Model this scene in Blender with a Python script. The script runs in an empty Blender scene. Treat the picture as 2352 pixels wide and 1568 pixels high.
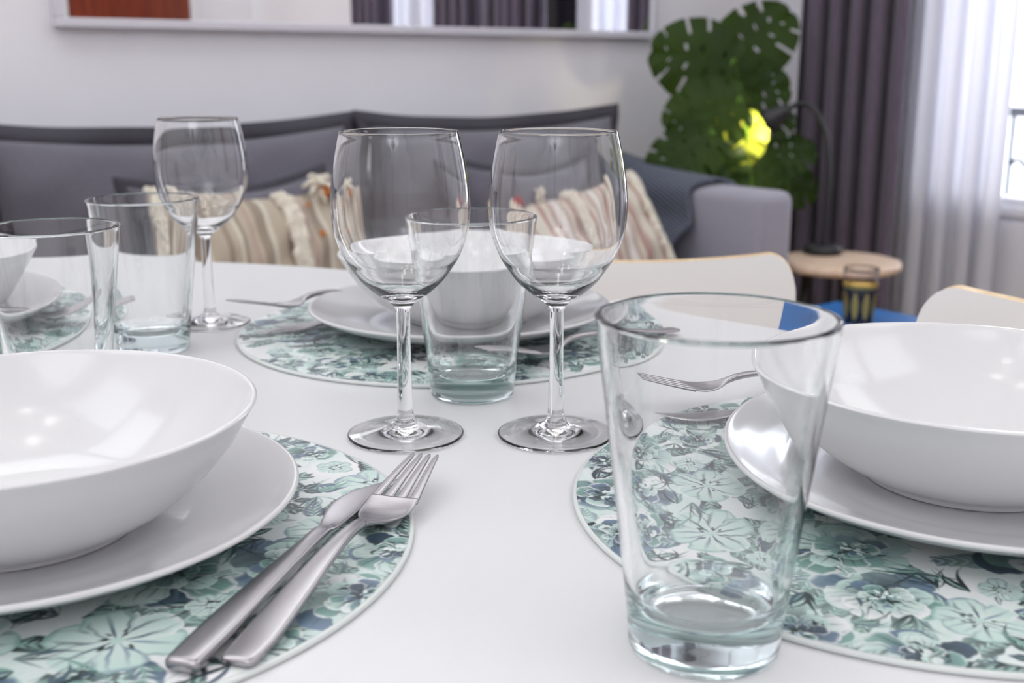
import bpy, bmesh, math, random
import numpy as np
from mathutils import Vector, Matrix

# world: the sofa wall lies on Y = 0 and the room runs towards -Y, the window wall is X = 3.35,
# the dining table is set with the camera just above it.
PHI = math.radians(38.0)
CAMY = -2.75
TZ = 0.75                      # table top
COL = bpy.context.scene.collection
R = math.radians
rnd = random.Random(7)

def T(x, y):
    """plan coordinates about the dining table (y = away from the viewer) -> world"""
    return (x*math.cos(PHI) + y*math.sin(PHI), CAMY - x*math.sin(PHI) + y*math.cos(PHI))

# ------------------------------------------------------------------ materials
def srgb(r, g, b):
    f = lambda c: (c/255/12.92) if c/255 <= .04045 else ((c/255+.055)/1.055)**2.4
    return (f(r), f(g), f(b), 1)

def mat(name, col, rough=.5, metal=0, **kw):
    m = bpy.data.materials.new(name); m.use_nodes = True
    b = m.node_tree.nodes['Principled BSDF']
    b.inputs['Base Color'].default_value = col
    b.inputs['Roughness'].default_value = rough
    b.inputs['Metallic'].default_value = metal
    for k, v in kw.items():
        b.inputs[k.replace('_', ' ')].default_value = v
    return m

def N(m, t, **kw):
    n = m.node_tree.nodes.new(t)
    for k, v in kw.items():
        setattr(n, k, v)
    return n

def L(m, a, b):
    m.node_tree.links.new(a, b)

def bsdf(m):
    return m.node_tree.nodes['Principled BSDF']

def add_noise(m, c1, c2, scale, bump=0.0, bscale=None, detail=4, coord='Object', stretch=(1, 1, 1)):
    tc = N(m, 'ShaderNodeTexCoord'); mp = N(m, 'ShaderNodeMapping')
    mp.inputs['Scale'].default_value = stretch
    L(m, tc.outputs[coord], mp.inputs[0])
    nz = N(m, 'ShaderNodeTexNoise'); nz.inputs['Scale'].default_value = scale; nz.inputs['Detail'].default_value = detail
    L(m, mp.outputs[0], nz.inputs[0])
    cr = N(m, 'ShaderNodeValToRGB')
    cr.color_ramp.elements[0].color = c1; cr.color_ramp.elements[1].color = c2
    cr.color_ramp.elements[0].position = .3; cr.color_ramp.elements[1].position = .7
    L(m, nz.outputs[0], cr.inputs[0]); L(m, cr.outputs[0], bsdf(m).inputs['Base Color'])
    if bump:
        n2 = N(m, 'ShaderNodeTexNoise'); n2.inputs['Scale'].default_value = bscale or scale*3
        L(m, mp.outputs[0], n2.inputs[0])
        bp = N(m, 'ShaderNodeBump'); bp.inputs['Strength'].default_value = bump; bp.inputs['Distance'].default_value = .004
        L(m, n2.outputs[0], bp.inputs['Height']); L(m, bp.outputs[0], bsdf(m).inputs['Normal'])
    return m

M = {}
M['table'] = mat('table_white', (.79, .795, .805, 1), .3, Specular_IOR_Level=.14)
M['ceramic'] = mat('ceramic', (.745, .745, .75, 1), .15, Coat_Weight=.15, Coat_Roughness=.03)
M['wall'] = add_noise(mat('wall_paint', (.6, .6, .62, 1), .8), srgb(236, 235, 240), srgb(241, 240, 245), 2.5, .05, 200)
M['ceiling'] = mat('ceiling_paint', (.86, .86, .87, 1), .9)
M['trim'] = mat('trim_paint', (.78, .78, .82, 1), .45)
M['steel'] = mat('steel', (.46, .44, .455, 1), .27, 1.0)
M['blade'] = mat('polished_steel', (.52, .50, .515, 1), .2, 1.0)
M['glass'] = mat('clear_glass', (1, 1, 1, 1), 0.0, IOR=1.47, Transmission_Weight=1.0)
M['glass_blue'] = m = mat('bluish_glass', (1, 1, 1, 1), 0.0, IOR=1.5, Transmission_Weight=1.0)
va = N(m, 'ShaderNodeVolumeAbsorption'); va.inputs['Color'].default_value = (.30, .83, .86, 1); va.inputs['Density'].default_value = 4.2
L(m, va.outputs[0], m.node_tree.nodes['Material Output'].inputs['Volume'])
M['sofa'] = add_noise(mat('sofa_fabric', (.1, .1, .12, 1), .95, Sheen_Weight=.2), srgb(92, 90, 100), srgb(104, 102, 112), 260, .35, 500)
M['sofa_dark'] = add_noise(mat('sofa_flange', (.1, .1, .12, 1), .95), srgb(62, 60, 68), srgb(72, 70, 78), 260, .3, 500)
M['arm'] = add_noise(mat('sofa_arm_fabric', (.2, .2, .22, 1), .95, Sheen_Weight=.2), srgb(150, 148, 160), srgb(162, 160, 172), 260, .35, 500)
M['cushion_grey'] = add_noise(mat('grey_cushion', (.1, .1, .12, 1), .95, Sheen_Weight=.2), srgb(90, 88, 99), srgb(102, 100, 111), 260, .35, 500)
M['curtain'] = add_noise(mat('plum_curtain', (.1, .1, .12, 1), .9, Sheen_Weight=.3), srgb(92, 82, 98), srgb(103, 92, 109), 120, .1, 300, stretch=(1, 1, .2))
M['black'] = mat('black_metal', (.015, .015, .018, 1), .4)
M['iron'] = mat('wrought_iron', (.02, .022, .03, 1), .5)
M['chair_white'] = mat('chair_white', (.88, .87, .855, 1), .38)
M['chrome'] = mat('chrome', (.6, .6, .6, 1), .12, 1.0)
M['blue'] = add_noise(mat('blue_lacquer', (.03, .2, .5, 1), .35), srgb(20, 100, 170), srgb(26, 110, 182), 8)
M['gold'] = mat('gold', (.75, .5, .13, 1), .3, .8)
M['pot'] = mat('pot_ceramic', srgb(190, 170, 150), .6)
M['soil'] = mat('soil', (.03, .02, .015, 1), 1)
M['mat_edge'] = mat('mat_edge', srgb(226, 231, 228), .25)
M['white_plastic'] = mat('white_plastic', (.8, .8, .8, 1), .35)
M['fringe'] = add_noise(mat('cream_fringe', (.7, .65, .55, 1), .95), srgb(208, 200, 184), srgb(224, 218, 204), 60, .8, 140)
M['red_tassel'] = mat('red_tassel', srgb(172, 40, 52), .9)
M['orange_tassel'] = mat('orange_tassel', srgb(208, 128, 60), .9)
M['stem'] = mat('plant_stem', srgb(96, 140, 40), .5)

def wood(name, c1, c2, scale=6, stretch=(1, 8, 1), rough=.45):
    m = mat(name, c1, rough)
    tc = N(m, 'ShaderNodeTexCoord'); mp = N(m, 'ShaderNodeMapping'); mp.inputs['Scale'].default_value = stretch
    L(m, tc.outputs['Object'], mp.inputs[0])
    nz = N(m, 'ShaderNodeTexNoise'); nz.inputs['Scale'].default_value = scale; nz.inputs['Detail'].default_value = 6
    nz.inputs['Distortion'].default_value = 1.2
    L(m, mp.outputs[0], nz.inputs[0])
    cr = N(m, 'ShaderNodeValToRGB'); cr.color_ramp.elements[0].color = c1; cr.color_ramp.elements[1].color = c2
    cr.color_ramp.elements[0].position = .35; cr.color_ramp.elements[1].position = .65
    L(m, nz.outputs[0], cr.inputs[0]); L(m, cr.outputs[0], bsdf(m).inputs['Base Color'])
    return m
M['ply'] = wood('ply_edge', srgb(216, 184, 136), srgb(240, 216, 172), 20, (1, 1, 14))
M['oak'] = wood('pale_oak', srgb(214, 186, 160), srgb(228, 204, 180), 5, (1, 9, 1))
M['floor'] = wood('floor_oak', srgb(196, 168, 134), srgb(214, 188, 154), 3, (1, 10, 1), .4)
M['door'] = wood('red_brown_door', srgb(112, 44, 20), srgb(136, 58, 30), 3, (9, 1, .6), .3)

# translucent leaf with veins in the colour
m = mat('monstera_leaf', srgb(52, 92, 22), .5, Specular_IOR_Level=.22)
M['leaf'] = add_noise(m, srgb(26, 44, 5), srgb(50, 74, 10), 4)
bsdf(m).inputs['Transmission Weight'].default_value = 0
tr = N(m, 'ShaderNodeBsdfTranslucent'); tr.inputs[0].default_value = srgb(96, 130, 20)
mx = N(m, 'ShaderNodeMixShader'); mx.inputs[0].default_value = .16
L(m, bsdf(m).outputs[0], mx.inputs[1]); L(m, tr.outputs[0], mx.inputs[2])
L(m, mx.outputs[0], m.node_tree.nodes['Material Output'].inputs[0])

M['leaf_pale'] = mat('young_leaf', srgb(150, 160, 52), .5, Specular_IOR_Level=.25)  # paler than the other leaves: the lamp's light is put into the colour
# thin window pane: clear with a fresnel reflection
m = bpy.data.materials.new('window_pane'); m.use_nodes = True; m.node_tree.nodes.remove(bsdf(m)); M['pane'] = m
t_ = N(m, 'ShaderNodeBsdfTransparent'); g_ = N(m, 'ShaderNodeBsdfGlossy'); g_.inputs['Roughness'].default_value = 0
f_ = N(m, 'ShaderNodeFresnel'); f_.inputs[0].default_value = 1.45; mx = N(m, 'ShaderNodeMixShader')
L(m, f_.outputs[0], mx.inputs[0]); L(m, t_.outputs[0], mx.inputs[1]); L(m, g_.outputs[0], mx.inputs[2])
L(m, mx.outputs[0], m.node_tree.nodes['Material Output'].inputs[0])
# sheer voile
m = bpy.data.materials.new('sheer_voile'); m.use_nodes = True; m.node_tree.nodes.remove(bsdf(m)); M['sheer'] = m
t_ = N(m, 'ShaderNodeBsdfTransparent'); d_ = N(m, 'ShaderNodeBsdfDiffuse'); d_.inputs[0].default_value = (.86, .86, .9, 1)
s_ = N(m, 'ShaderNodeBsdfTranslucent'); s_.inputs[0].default_value = (.86, .86, .9, 1)
m1 = N(m, 'ShaderNodeMixShader'); m1.inputs[0].default_value = .5
L(m, d_.outputs[0], m1.inputs[1]); L(m, s_.outputs[0], m1.inputs[2])
m2 = N(m, 'ShaderNodeMixShader'); m2.inputs[0].default_value = .92
L(m, t_.outputs[0], m2.inputs[1]); L(m, m1.outputs[0], m2.inputs[2])
L(m, m2.outputs[0], m.node_tree.nodes['Material Output'].inputs[0])
# mirror
M['mirror'] = mat('mirror_silver', (.93, .94, .95, 1), 0.0, 1.0)
M['frame'] = mat('mirror_frame', srgb(214, 212, 220), .35)

def emit(name, col, s):
    m = bpy.data.materials.new(name); m.use_nodes = True; m.node_tree.nodes.remove(bsdf(m))
    e = N(m, 'ShaderNodeEmission'); e.inputs[0].default_value = col; e.inputs[1].default_value = s
    L(m, e.outputs[0], m.node_tree.nodes['Material Output'].inputs[0]); return m
M['bulb'] = emit('lit_bulb', (1, .95, .88, 1), 8)
M['led'] = emit('lit_panel', (.955, .975, 1, 1), 2.5)  # emission of the added ceiling fill panels
M['warm_bulb'] = emit('warm_bulb', (1, .86, .55, 1), 260)

# striped woven cushions
def striped(name, base, stops, scale):
    m = mat(name, base, .95)
    tc = N(m, 'ShaderNodeTexCoord'); sp = N(m, 'ShaderNodeSeparateXYZ'); L(m, tc.outputs['Object'], sp.inputs[0])
    mu = N(m, 'ShaderNodeMath', operation='MULTIPLY'); mu.inputs[1].default_value = scale; L(m, sp.outputs[0], mu.inputs[0])
    ad = N(m, 'ShaderNodeMath', operation='ADD'); ad.inputs[1].default_value = 100.0; L(m, mu.outputs[0], ad.inputs[0])
    fr = N(m, 'ShaderNodeMath', operation='FRACT'); L(m, ad.outputs[0], fr.inputs[0])
    cr = N(m, 'ShaderNodeValToRGB'); cr.color_ramp.interpolation = 'CONSTANT'
    cr.color_ramp.elements[0].color = stops[0][1]; cr.color_ramp.elements[0].position = 0
    cr.color_ramp.elements[1].color = stops[1][1]; cr.color_ramp.elements[1].position = stops[1][0]
    for p, c in stops[2:]:
        e = cr.color_ramp.elements.new(p); e.color = c
    L(m, fr.outputs[0], cr.inputs[0]); L(m, cr.outputs[0], bsdf(m).inputs['Base Color'])
    return m
be, dk, pk, cr_ = srgb(178, 167, 150), srgb(150, 137, 122), srgb(176, 152, 142), srgb(203, 196, 180)
M['stripe'] = striped('beige_stripe', be, [(0, be), (.12, dk), (.2, be), (.3, cr_), (.36, dk), (.42, be), (.52, pk), (.58, be), (.66, dk), (.82, cr_), (.9, be)], 7.5)
rd = srgb(166, 124, 116)
M['stripe_red'] = striped('rose_stripe', cr_, [(0, cr_), (.12, rd), (.2, cr_), (.3, pk), (.4, srgb(214, 208, 200)), (.55, pk), (.62, cr_), (.7, rd), (.76, pk), (.88, cr_)], 6.5)

# knitted throw
m = mat('knit', srgb(92, 98, 112), 1); M['knit'] = m
tc = N(m, 'ShaderNodeTexCoord'); mp = N(m, 'ShaderNodeMapping'); mp.inputs['Rotation'].default_value = (.5, .6, .7); L(m, tc.outputs['Object'], mp.inputs[0])
wv = N(m, 'ShaderNodeTexWave'); wv.inputs['Scale'].default_value = 34; wv.inputs['Distortion'].default_value = 2; wv.inputs['Detail Scale'].default_value = 8
L(m, mp.outputs[0], wv.inputs[0])
cr = N(m, 'ShaderNodeValToRGB'); cr.color_ramp.elements[0].color = srgb(70, 75, 89); cr.color_ramp.elements[1].color = srgb(112, 118, 132)
L(m, wv.outputs[0], cr.inputs[0]); L(m, cr.outputs[0], bsdf(m).inputs['Base Color'])
bp = N(m, 'ShaderNodeBump'); bp.inputs['Strength'].default_value = .6; bp.inputs['Distance'].default_value = .006
L(m, wv.outputs[0], bp.inputs['Height']); L(m, bp.outputs[0], bsdf(m).inputs['Normal'])

# printed mat surface reads the colours of its own print
m = mat('floral_print', (1, 1, 1, 1), .3); M['print'] = m
at = N(m, 'ShaderNodeAttribute'); at.attribute_name = 'print'; L(m, at.outputs['Color'], bsdf(m).inputs['Base Color'])

# ------------------------------------------------------------------ object helpers
def link(o):
    COL.objects.link(o); return o

def obj(name, bm, material, parent=None, smooth=True, recalc=True):
    if recalc:
        bmesh.ops.recalc_face_normals(bm, faces=bm.faces)
    me = bpy.data.meshes.new(name); bm.to_mesh(me); bm.free()
    me.materials.append(M[material] if isinstance(material, str) else material)
    if smooth:
        me.polygons.foreach_set('use_smooth', [True]*len(me.polygons))
    o = bpy.data.objects.new(name, me)
    if parent: o.parent = parent
    return link(o)

def tag(o, label, cat, group=None):
    o['label'] = label; o['category'] = cat
    if group: o['group'] = group
    return o

def thing(name, label, cat, loc=(0, 0, 0), rz=0, group=None):
    o = bpy.data.objects.new(name, None); o.empty_display_size = .05
    o.location = loc; o.rotation_euler = (0, 0, rz); link(o)
    return tag(o, label, cat, group)

def struct(name, bm, material, smooth=False):
    o = obj(name, bm, material, None, smooth); o['kind'] = 'structure'; return o

def dup(root, loc, rz, label, rot=None):
    r = root.copy(); link(r); r.location = loc; r.rotation_euler = rot or (0, 0, rz); r['label'] = label
    for ch in list(root.children):
        c = ch.copy(); link(c); c.parent = r
        for g in list(ch.children):
            e = g.copy(); link(e); e.parent = c
    return r

def lathe(bm, prof, seg=96, axis=(0, 0), close=False):
    rows = []
    for r, z in prof:
        if r < 1e-6:
            rows.append([bm.verts.new((axis[0], axis[1], z))]*seg)
        else:
            rows.append([bm.verts.new((axis[0]+r*math.cos(2*math.pi*i/seg), axis[1]+r*math.sin(2*math.pi*i/seg), z)) for i in range(seg)])
    pairs = list(zip(rows, rows[1:])) + ([(rows[-1], rows[0])] if close else [])
    for a, b in pairs:
        for i in range(seg):
            j = (i+1) % seg
            vs = []
            for v in (a[i], a[j], b[j], b[i]):
                if v not in vs: vs.append(v)
            if len(vs) > 2: bm.faces.new(vs)
    return bm

def smooth_prof(pts, n=8):
    """Catmull-Rom through (r,z) points"""
    out = []
    P = [pts[0]] + list(pts) + [pts[-1]]
    for i in range(1, len(P)-2):
        p0, p1, p2, p3 = P[i-1], P[i], P[i+1], P[i+2]
        for k in range(n):
            t = k/n
            f = lambda a, b, c, d: .5*((2*b)+(-a+c)*t+(2*a-5*b+4*c-d)*t*t+(-a+3*b-3*c+d)*t**3)
            out.append((max(0, f(p0[0], p1[0], p2[0], p3[0])), f(p0[1], p1[1], p2[1], p3[1])))
    out.append(pts[-1]); return out

def box(bm, x0, x1, y0, y1, z0, z1, bevel=0, seg=2):
    r = bmesh.ops.create_cube(bm, size=1)
    vs = r['verts']
    for v in vs:
        v.co = Vector(((x0+x1)/2+v.co.x*(x1-x0), (y0+y1)/2+v.co.y*(y1-y0), (z0+z1)/2+v.co.z*(z1-z0)))
    if bevel:
        es = {e for v in vs for e in v.link_edges}
        bmesh.ops.bevel(bm, geom=list(es), offset=bevel, segments=seg, affect='EDGES', profile=.5)
    return bm

def tube(bm, pts, rad, seg=10, cap=True):
    pts = [Vector(p) for p in pts]; rows = []
    up = Vector((0, 0, 1)); prev = None
    for i, p in enumerate(pts):
        d = (pts[min(i+1, len(pts)-1)]-pts[max(i-1, 0)]).normalized()
        if prev is None:
            a = d.cross(up if abs(d.z) < .9 else Vector((1, 0, 0))).normalized()
        else:
            a = (prev-d*prev.dot(d)).normalized()
        prev = a; b = d.cross(a); r = rad[i] if isinstance(rad, (list, tuple)) else rad
        rows.append([bm.verts.new(p+a*r*math.cos(2*math.pi*k/seg)+b*r*math.sin(2*math.pi*k/seg)) for k in range(seg)])
    for A, B in zip(rows, rows[1:]):
        for k in range(seg):
            bm.faces.new((A[k], A[(k+1) % seg], B[(k+1) % seg], B[k]))
    if cap:
        bm.faces.new(rows[0][::-1]); bm.faces.new(rows[-1])
    return bm

def spline(pts, n=8):
    out = []; P = [pts[0]]+list(pts)+[pts[-1]]
    for i in range(1, len(P)-2):
        p0, p1, p2, p3 = [Vector(q) for q in P[i-1:i+3]]
        for k in range(n):
            t = k/n
            out.append(.5*((2*p1)+(p2-p0)*t+(2*p0-5*p1+4*p2-p3)*t*t+(3*p1-p0-3*p2+p3)*t**3))
    out.append(Vector(pts[-1])); return out

def grid_mesh(bm, rows, close_u=False):
    V = [[bm.verts.new(p) for p in r] for r in rows]
    for a, b in zip(V, V[1:]):
        n = len(a)
        for i in range(n if close_u else n-1):
            j = (i+1) % n
            bm.faces.new((a[i], a[j], b[j], b[i]))
    return V

# ------------------------------------------------------------------ room shell
XL, XR, YB, H = -1.7, 3.35, -4.3, 2.75
struct('floor', box(bmesh.new(), XL-.1, XR+.3, YB-.1, .1, -.1, 0), 'floor')
struct('ceiling', box(bmesh.new(), XL-.1, XR+.3, YB-.1, .1, H, H+.1), 'ceiling')
struct('wall_front', box(bmesh.new(), XL-.1, XR+.3, 0, .1, 0, H), 'wall')
struct('wall_left', box(bmesh.new(), XL-.1, XL, YB, 0, 0, H), 'wall')
struct('wall_back', box(bmesh.new(), XL-.1, XR+.3, YB-.1, YB, 0, H), 'wall')
WIN = [(-.58, -1.64), (-1.88, -2.66)]
WT = 2.42
bm = bmesh.new()
box(bm, XR, XR+.3, WIN[0][0], 0, 0, H); box(bm, XR, XR+.3, WIN[1][0], WIN[0][1], 0, H); box(bm, XR, XR+.3, YB, WIN[1][1], 0, H)
for a, b in WIN: box(bm, XR, XR+.3, b, a, WT, H)
struct('wall_right', bm, 'wall')
for nm, bmx in (('baseboard_front', box(bmesh.new(), XL, XR, -.015, 0, 0, .1, .004)), ('baseboard_back', box(bmesh.new(), XL, XR, YB, YB+.015, 0, .1, .004)),
                ('baseboard_left', box(bmesh.new(), XL, XL+.015, YB+.016, -.016, 0, .1, .004)),
                ('baseboard_right', box(bmesh.new(), XR-.015, XR, WIN[0][0]+.05, -.016, 0, .1, .004))):
    struct(nm, bmx, 'trim')
for k, (a, b) in enumerate(WIN):
    w = bpy.data.objects.new('window_%d' % (k+1), None); link(w); w['kind'] = 'structure'
    bm = bmesh.new()                                   # fixed frame
    box(bm, XR+.0, XR+.10, a-.045, a, 0, WT, .004); box(bm, XR+.0, XR+.10, b, b+.045, 0, WT, .004); box(bm, XR, XR+.10, b+.045, a-.045, WT-.05, WT, .004)
    obj('window_frame', bm, 'trim', w, False)
    mid = (a+b)/2
    for (y0, y1) in ((a-.045, mid+.002), (mid-.002, b+.045)):   # two leaves
        bm = bmesh.new(); s = .052
        box(bm, XR+.02, XR+.075, y1, y0, .02, .57, .004)        # lower solid panel
        box(bm, XR+.004, XR+.02, y1+.05, y0-.05, .10, .50, .006)    # raised moulding
        box(bm, XR+.0, XR+.022, y1, y0, .515, .545, .006)
        box(bm, XR+.02, XR+.075, y0-s, y0, .57, WT-.05, .004); box(bm, XR+.02, XR+.075, y1, y1+s, .57, WT-.05, .004)
        box(bm, XR+.02, XR+.075, y1+s, y0-s, WT-.11, WT-.05, .004)
        lf_ = obj('window_leaf', bm, 'trim', w, False)
        obj('window_pane', box(bmesh.new(), XR+.045, XR+.049, y1+s-.004, y0-s+.004, .566, WT-.106), 'pane', lf_, False)
# back wall door seen in the mirror
d = bpy.data.objects.new('door_1', None); d.location = (2.56, YB, 0); link(d); d['kind'] = 'structure'
bm = bmesh.new(); box(bm, -.37, .37, .0, .035, .01, 2.04, .003)
for z0, z1 in ((.16, .95), (1.18, 1.9)):
    box(bm, -.27, .27, .03, .045, z0, z1, .01)
obj('door_leaf', bm, 'door', d, False)
bm = bmesh.new(); box(bm, -.44, -.37, 0, .05, 0, 2.11, .004); box(bm, .37, .44, 0, .05, 0, 2.11, .004); box(bm, -.37, .37, 0, .05, 2.04, 2.11, .004)
obj('door_frame', bm, 'trim', d, False)
bm = lathe(bmesh.new(), smooth_prof([(0, .06), (.018, .056), (.024, .045), (.018, .032), (.009, .026), (.009, .008), (.024, .006), (.026, 0)], 5), 24)
k = obj('door_knob', bm, 'gold', d); k.location = (-.04, .035, 1.11); k.rotation_euler = (-math.pi/2, 0, 0)

# outdoors: railing, balcony slab and the facade over the street
rl = thing('balcony_railing', 'black wrought iron balcony railing with scrolls outside the window', 'railing', (XR+.38, -1.7, 0))
bm = bmesh.new(); box(bm, -.02, .02, -1.2, 1.3, .80, .83, .005); box(bm, -.012, .012, -1.2, 1.3, .08, .1)
obj('rail', bm, 'iron', rl, False)
for i in range(20):
    y = -1.14+i*.125
    obj('bar', tube(bmesh.new(), [(0, y, .1), (0, y, .81)], .007, 8), 'iron', rl)
    if 8 <= i < 20:
        c = (0, y+.0625, .47); pts = [(0, c[1]+(.055-.0035*q)*math.cos(q*.5), c[2]+.17*math.cos(q*.25)+(.05-.003*q)*math.sin(q*.5)) for q in range(14)]
        obj('scroll', tube(bmesh.new(), pts, .007, 6), 'iron', rl)
struct('trim_1', box(bmesh.new(), XR+.3, XR+.65, -3.0, -.3, -.1, 0), 'trim')
# ------------------------------------------------------------------ mirror
mr = thing('wall_mirror', 'wide wall mirror in a thin pale frame hanging above the sofa', 'mirror', (1.772, -.0, 1.05))
MW, MH = .945, .80
bm = bmesh.new(); t = .021
box(bm, -MW, MW, -.036, -.001, 0, t, .003); box(bm, -MW, MW, -.036, -.001, MH-t, MH, .003)
box(bm, -MW, -MW+t, -.036, -.001, t, MH-t, .003); box(bm, MW-t, MW, -.036, -.001, t, MH-t, .003)
obj('mirror_frame', bm, 'frame', mr, False)
obj('mirror_glass', box(bmesh.new(), -MW+t-.004, MW-t+.004, -.026, -.010, t-.004, MH-t+.004), 'mirror', mr, False)

# ------------------------------------------------------------------ curtains
def curtain(name, label, y0, y1, x, amp, nf, mt, grp=None, ztop=2.66, zbot=.02, seed=1, flare=0.0):
    r = random.Random(seed); ph = [r.uniform(-.5, .5) for _ in range(nf*2+2)]; am = [r.uniform(.75, 1.15) for _ in range(nf*2+2)]
    rows = []; n = nf*16
    for iz in range(15):
        f = iz/14; z = ztop+(zbot-ztop)*f; row = []
        for i in range(n+1):
            q = i/n; k = int(q*nf*2); a = amp*am[k]*(1+.25*f)
            xx = x+a*math.sin(q*nf*2*math.pi+ph[0]+.3*f*math.sin(q*9))
            yy = y0+(y1-y0)*q+flare*f*(q-.5)+.012*math.sin(q*nf*4*math.pi+ph[1])
            row.append((xx, yy, z))
        rows.append(row)
    bm = bmesh.new(); grid_mesh(bm, rows)
    root = thing(name, label, 'curtain', (x, (y0+y1)/2, 0), 0, grp)
    o = obj('curtain_cloth' if mt != 'sheer' else 'sheer_cloth', bm, mt, root, True, False); o.matrix_parent_inverse = Matrix.Translation((-x, -(y0+y1)/2, 0))
    so = o.modifiers.new('s', 'SOLIDIFY'); so.thickness = .002 if mt != 'sheer' else .0006
    bm = bmesh.new(); box(bm, x-.02, x+.02, y1-.02, y0+.02, ztop, ztop+.03)
    h = obj('curtain_header', bm, mt, root, False); h.matrix_parent_inverse = o.matrix_parent_inverse.copy()
    return root
curtain('curtain', 'plum grey curtain in the corner behind the side table', -.235, -.64, 3.2, .034, 5, 'curtain', 'plum grey curtains', seed=3)
curtain('curtain', 'plum grey curtain at the far side of the first window, seen in the mirror', -1.19, -1.56, 3.2, .034, 5, 'curtain', 'plum grey curtains', seed=4)
curtain('curtain', 'plum grey curtain on the near side of the second window, seen in the mirror', -1.67, -1.98, 3.2, .034, 4, 'curtain', 'plum grey curtains', seed=5)
curtain('curtain', 'plum grey curtain at the end of the window wall, leftmost curtain in the mirror', -2.44, -2.74, 3.2, .034, 4, 'curtain', 'plum grey curtains', seed=6)
curtain('sheer_curtain', 'white sheer curtain hanging beside the plum curtain and glazed door', -.60, -.94, 3.285, .022, 4, 'sheer', 'white sheers', seed=7)
curtain('sheer_curtain', 'white sheer curtain over the second window, seen in the mirror', -1.96, -2.46, 3.285, .022, 6, 'sheer', 'white sheers', seed=8)

# ------------------------------------------------------------------ sofa
sofa = thing('sofa', 'long grey fabric sofa standing under the wall mirror', 'sofa', (1.01, -.03, 0))
def sb(name, x0, x1, y0, y1, z0, z1, mt, bev=.03, seg=4):
    bm = bmesh.new(); box(bm, x0-1.01, x1-1.01, y0+.03, y1+.03, z0, z1, bev, seg); return obj(name, bm, mt, sofa)
sb('sofa_base', -.40, 2.42, -.86, -.03, .10, .27, 'sofa', .02)
sb('sofa_back', -.26, 2.28, -.22, -.03, .27, .70, 'sofa', .04)
sb('armrest', 2.275, 2.42, -.86, -.03, .27, .65, 'arm', .032)
sb('armrest', -.40, -.255, -.86, -.03, .27, .65, 'arm', .032)
for i in range(3):
    a = -.25+i*.8417; sb('seat_cushion', a, a+.838, -.87, -.22, .272, .43, 'sofa', .045)
for x in (-.33, 2.35):
    for y in (-.80, -.10):
        o = obj('leg', tube(bmesh.new(), [(0, 0, 0), (0, 0, .105)], [.018, .024], 16), 'black', sofa); o.location = (x-1.01, y+.03, 0)

def pillow_mesh(hw, hh, th, ear=.06, flange=0.0, n=28, seed=0, wrinkle=.006):
    r = random.Random(seed); w1, w2, w3 = r.uniform(0, 6), r.uniform(0, 6), r.uniform(0, 6)
    bm = bmesh.new(); rows = {}
    def pt(s, t, side):
        x = hw*s*(1-ear*(1-t*t)); z = hh*t*(1-ear*2.4*(1-s*s))
        b = max(0, (1-s*s)*(1-t*t))**.42
        w = wrinkle*math.sin(7*s+w1)*math.sin(6*t+w2)+wrinkle*.6*math.sin(13*s-9*t+w3)
        return (x, side*(th*b)+w*(.3+b)*side, z)
    for side in (1, -1):
        rows[side] = [[None]*(n+1) for _ in range(n+1)]
        for i in range(n+1):
            for j in range(n+1):
                s, t = -math.cos(math.pi*i/n), -math.cos(math.pi*j/n)
                s = .5*s+.5*(-1+2*i/n); t = .5*t+.5*(-1+2*j/n)
                if side == -1 and (i in (0, n) or j in (0, n)):
                    rows[side][i][j] = rows[1][i][j]
                else:
                    rows[side][i][j] = bm.verts.new(pt(s, t, side))
        for i in range(n):
            for j in range(n):
                q = [rows[side][i][j], rows[side][i+1][j], rows[side][i+1][j+1], rows[side][i][j+1]]
                bm.faces.new(q if side == -1 else q[::-1])
    return bm

def flange_mesh(hw, hh, ear, width, seed=0, n=60, tk=.004):
    r = random.Random(seed); ph = [r.uniform(0, 6) for _ in range(4)]
    bm = bmesh.new(); rows = []
    path = [(-1+2*i/n, 1) for i in range(n)]+[(1, 1-2*i/n) for i in range(n)]+[(1-2*i/n, -1) for i in range(n)]+[(-1, -1+2*i/n) for i in range(n)]
    for side in (0, 1, 2, 3):
        row = []
        for k, (s, t) in enumerate(path):
            x = hw*s*(1-ear*(1-t*t)); z = hh*t*(1-ear*2.4*(1-s*s))
            q = 2*math.pi*k/len(path)
            out = width if side in (1, 2) else -.012
            fl = width*(.35*math.sin(5*q+ph[0])+.25*math.sin(11*q+ph[1])) if side in (1, 2) else 0
            ox = (s**7)*out; oz = (t**7)*out
            row.append((x+ox, fl+(tk if side in (0, 1) else -tk), z+oz))
        rows.append(row)
    rows.append(rows[0]); V = []
    for rr in rows[:4]:
        V.append([bm.verts.new(p) for p in rr])
    m_ = len(path)
    for a, b in ((0, 1), (1, 2), (2, 3), (3, 0)):
        for i in range(m_):
            bm.faces.new((V[a][i], V[a][(i+1) % m_], V[b][(i+1) % m_], V[b][i]))
    return bm

def cushion(name, label, loc, rot, hw, hh, th, mt, ear=.06, fl=.0, flmat='sofa_dark', grp=None, seed=0):
    root = thing(name, label, 'cushion', loc, 0, grp); root.rotation_euler = rot
    bd = obj('cushion_body', pillow_mesh(hw, hh, th, ear, seed=seed), mt, root)
    if fl: obj('flange', flange_mesh(hw, hh, ear, fl, seed), flmat, bd)
    return root
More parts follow.
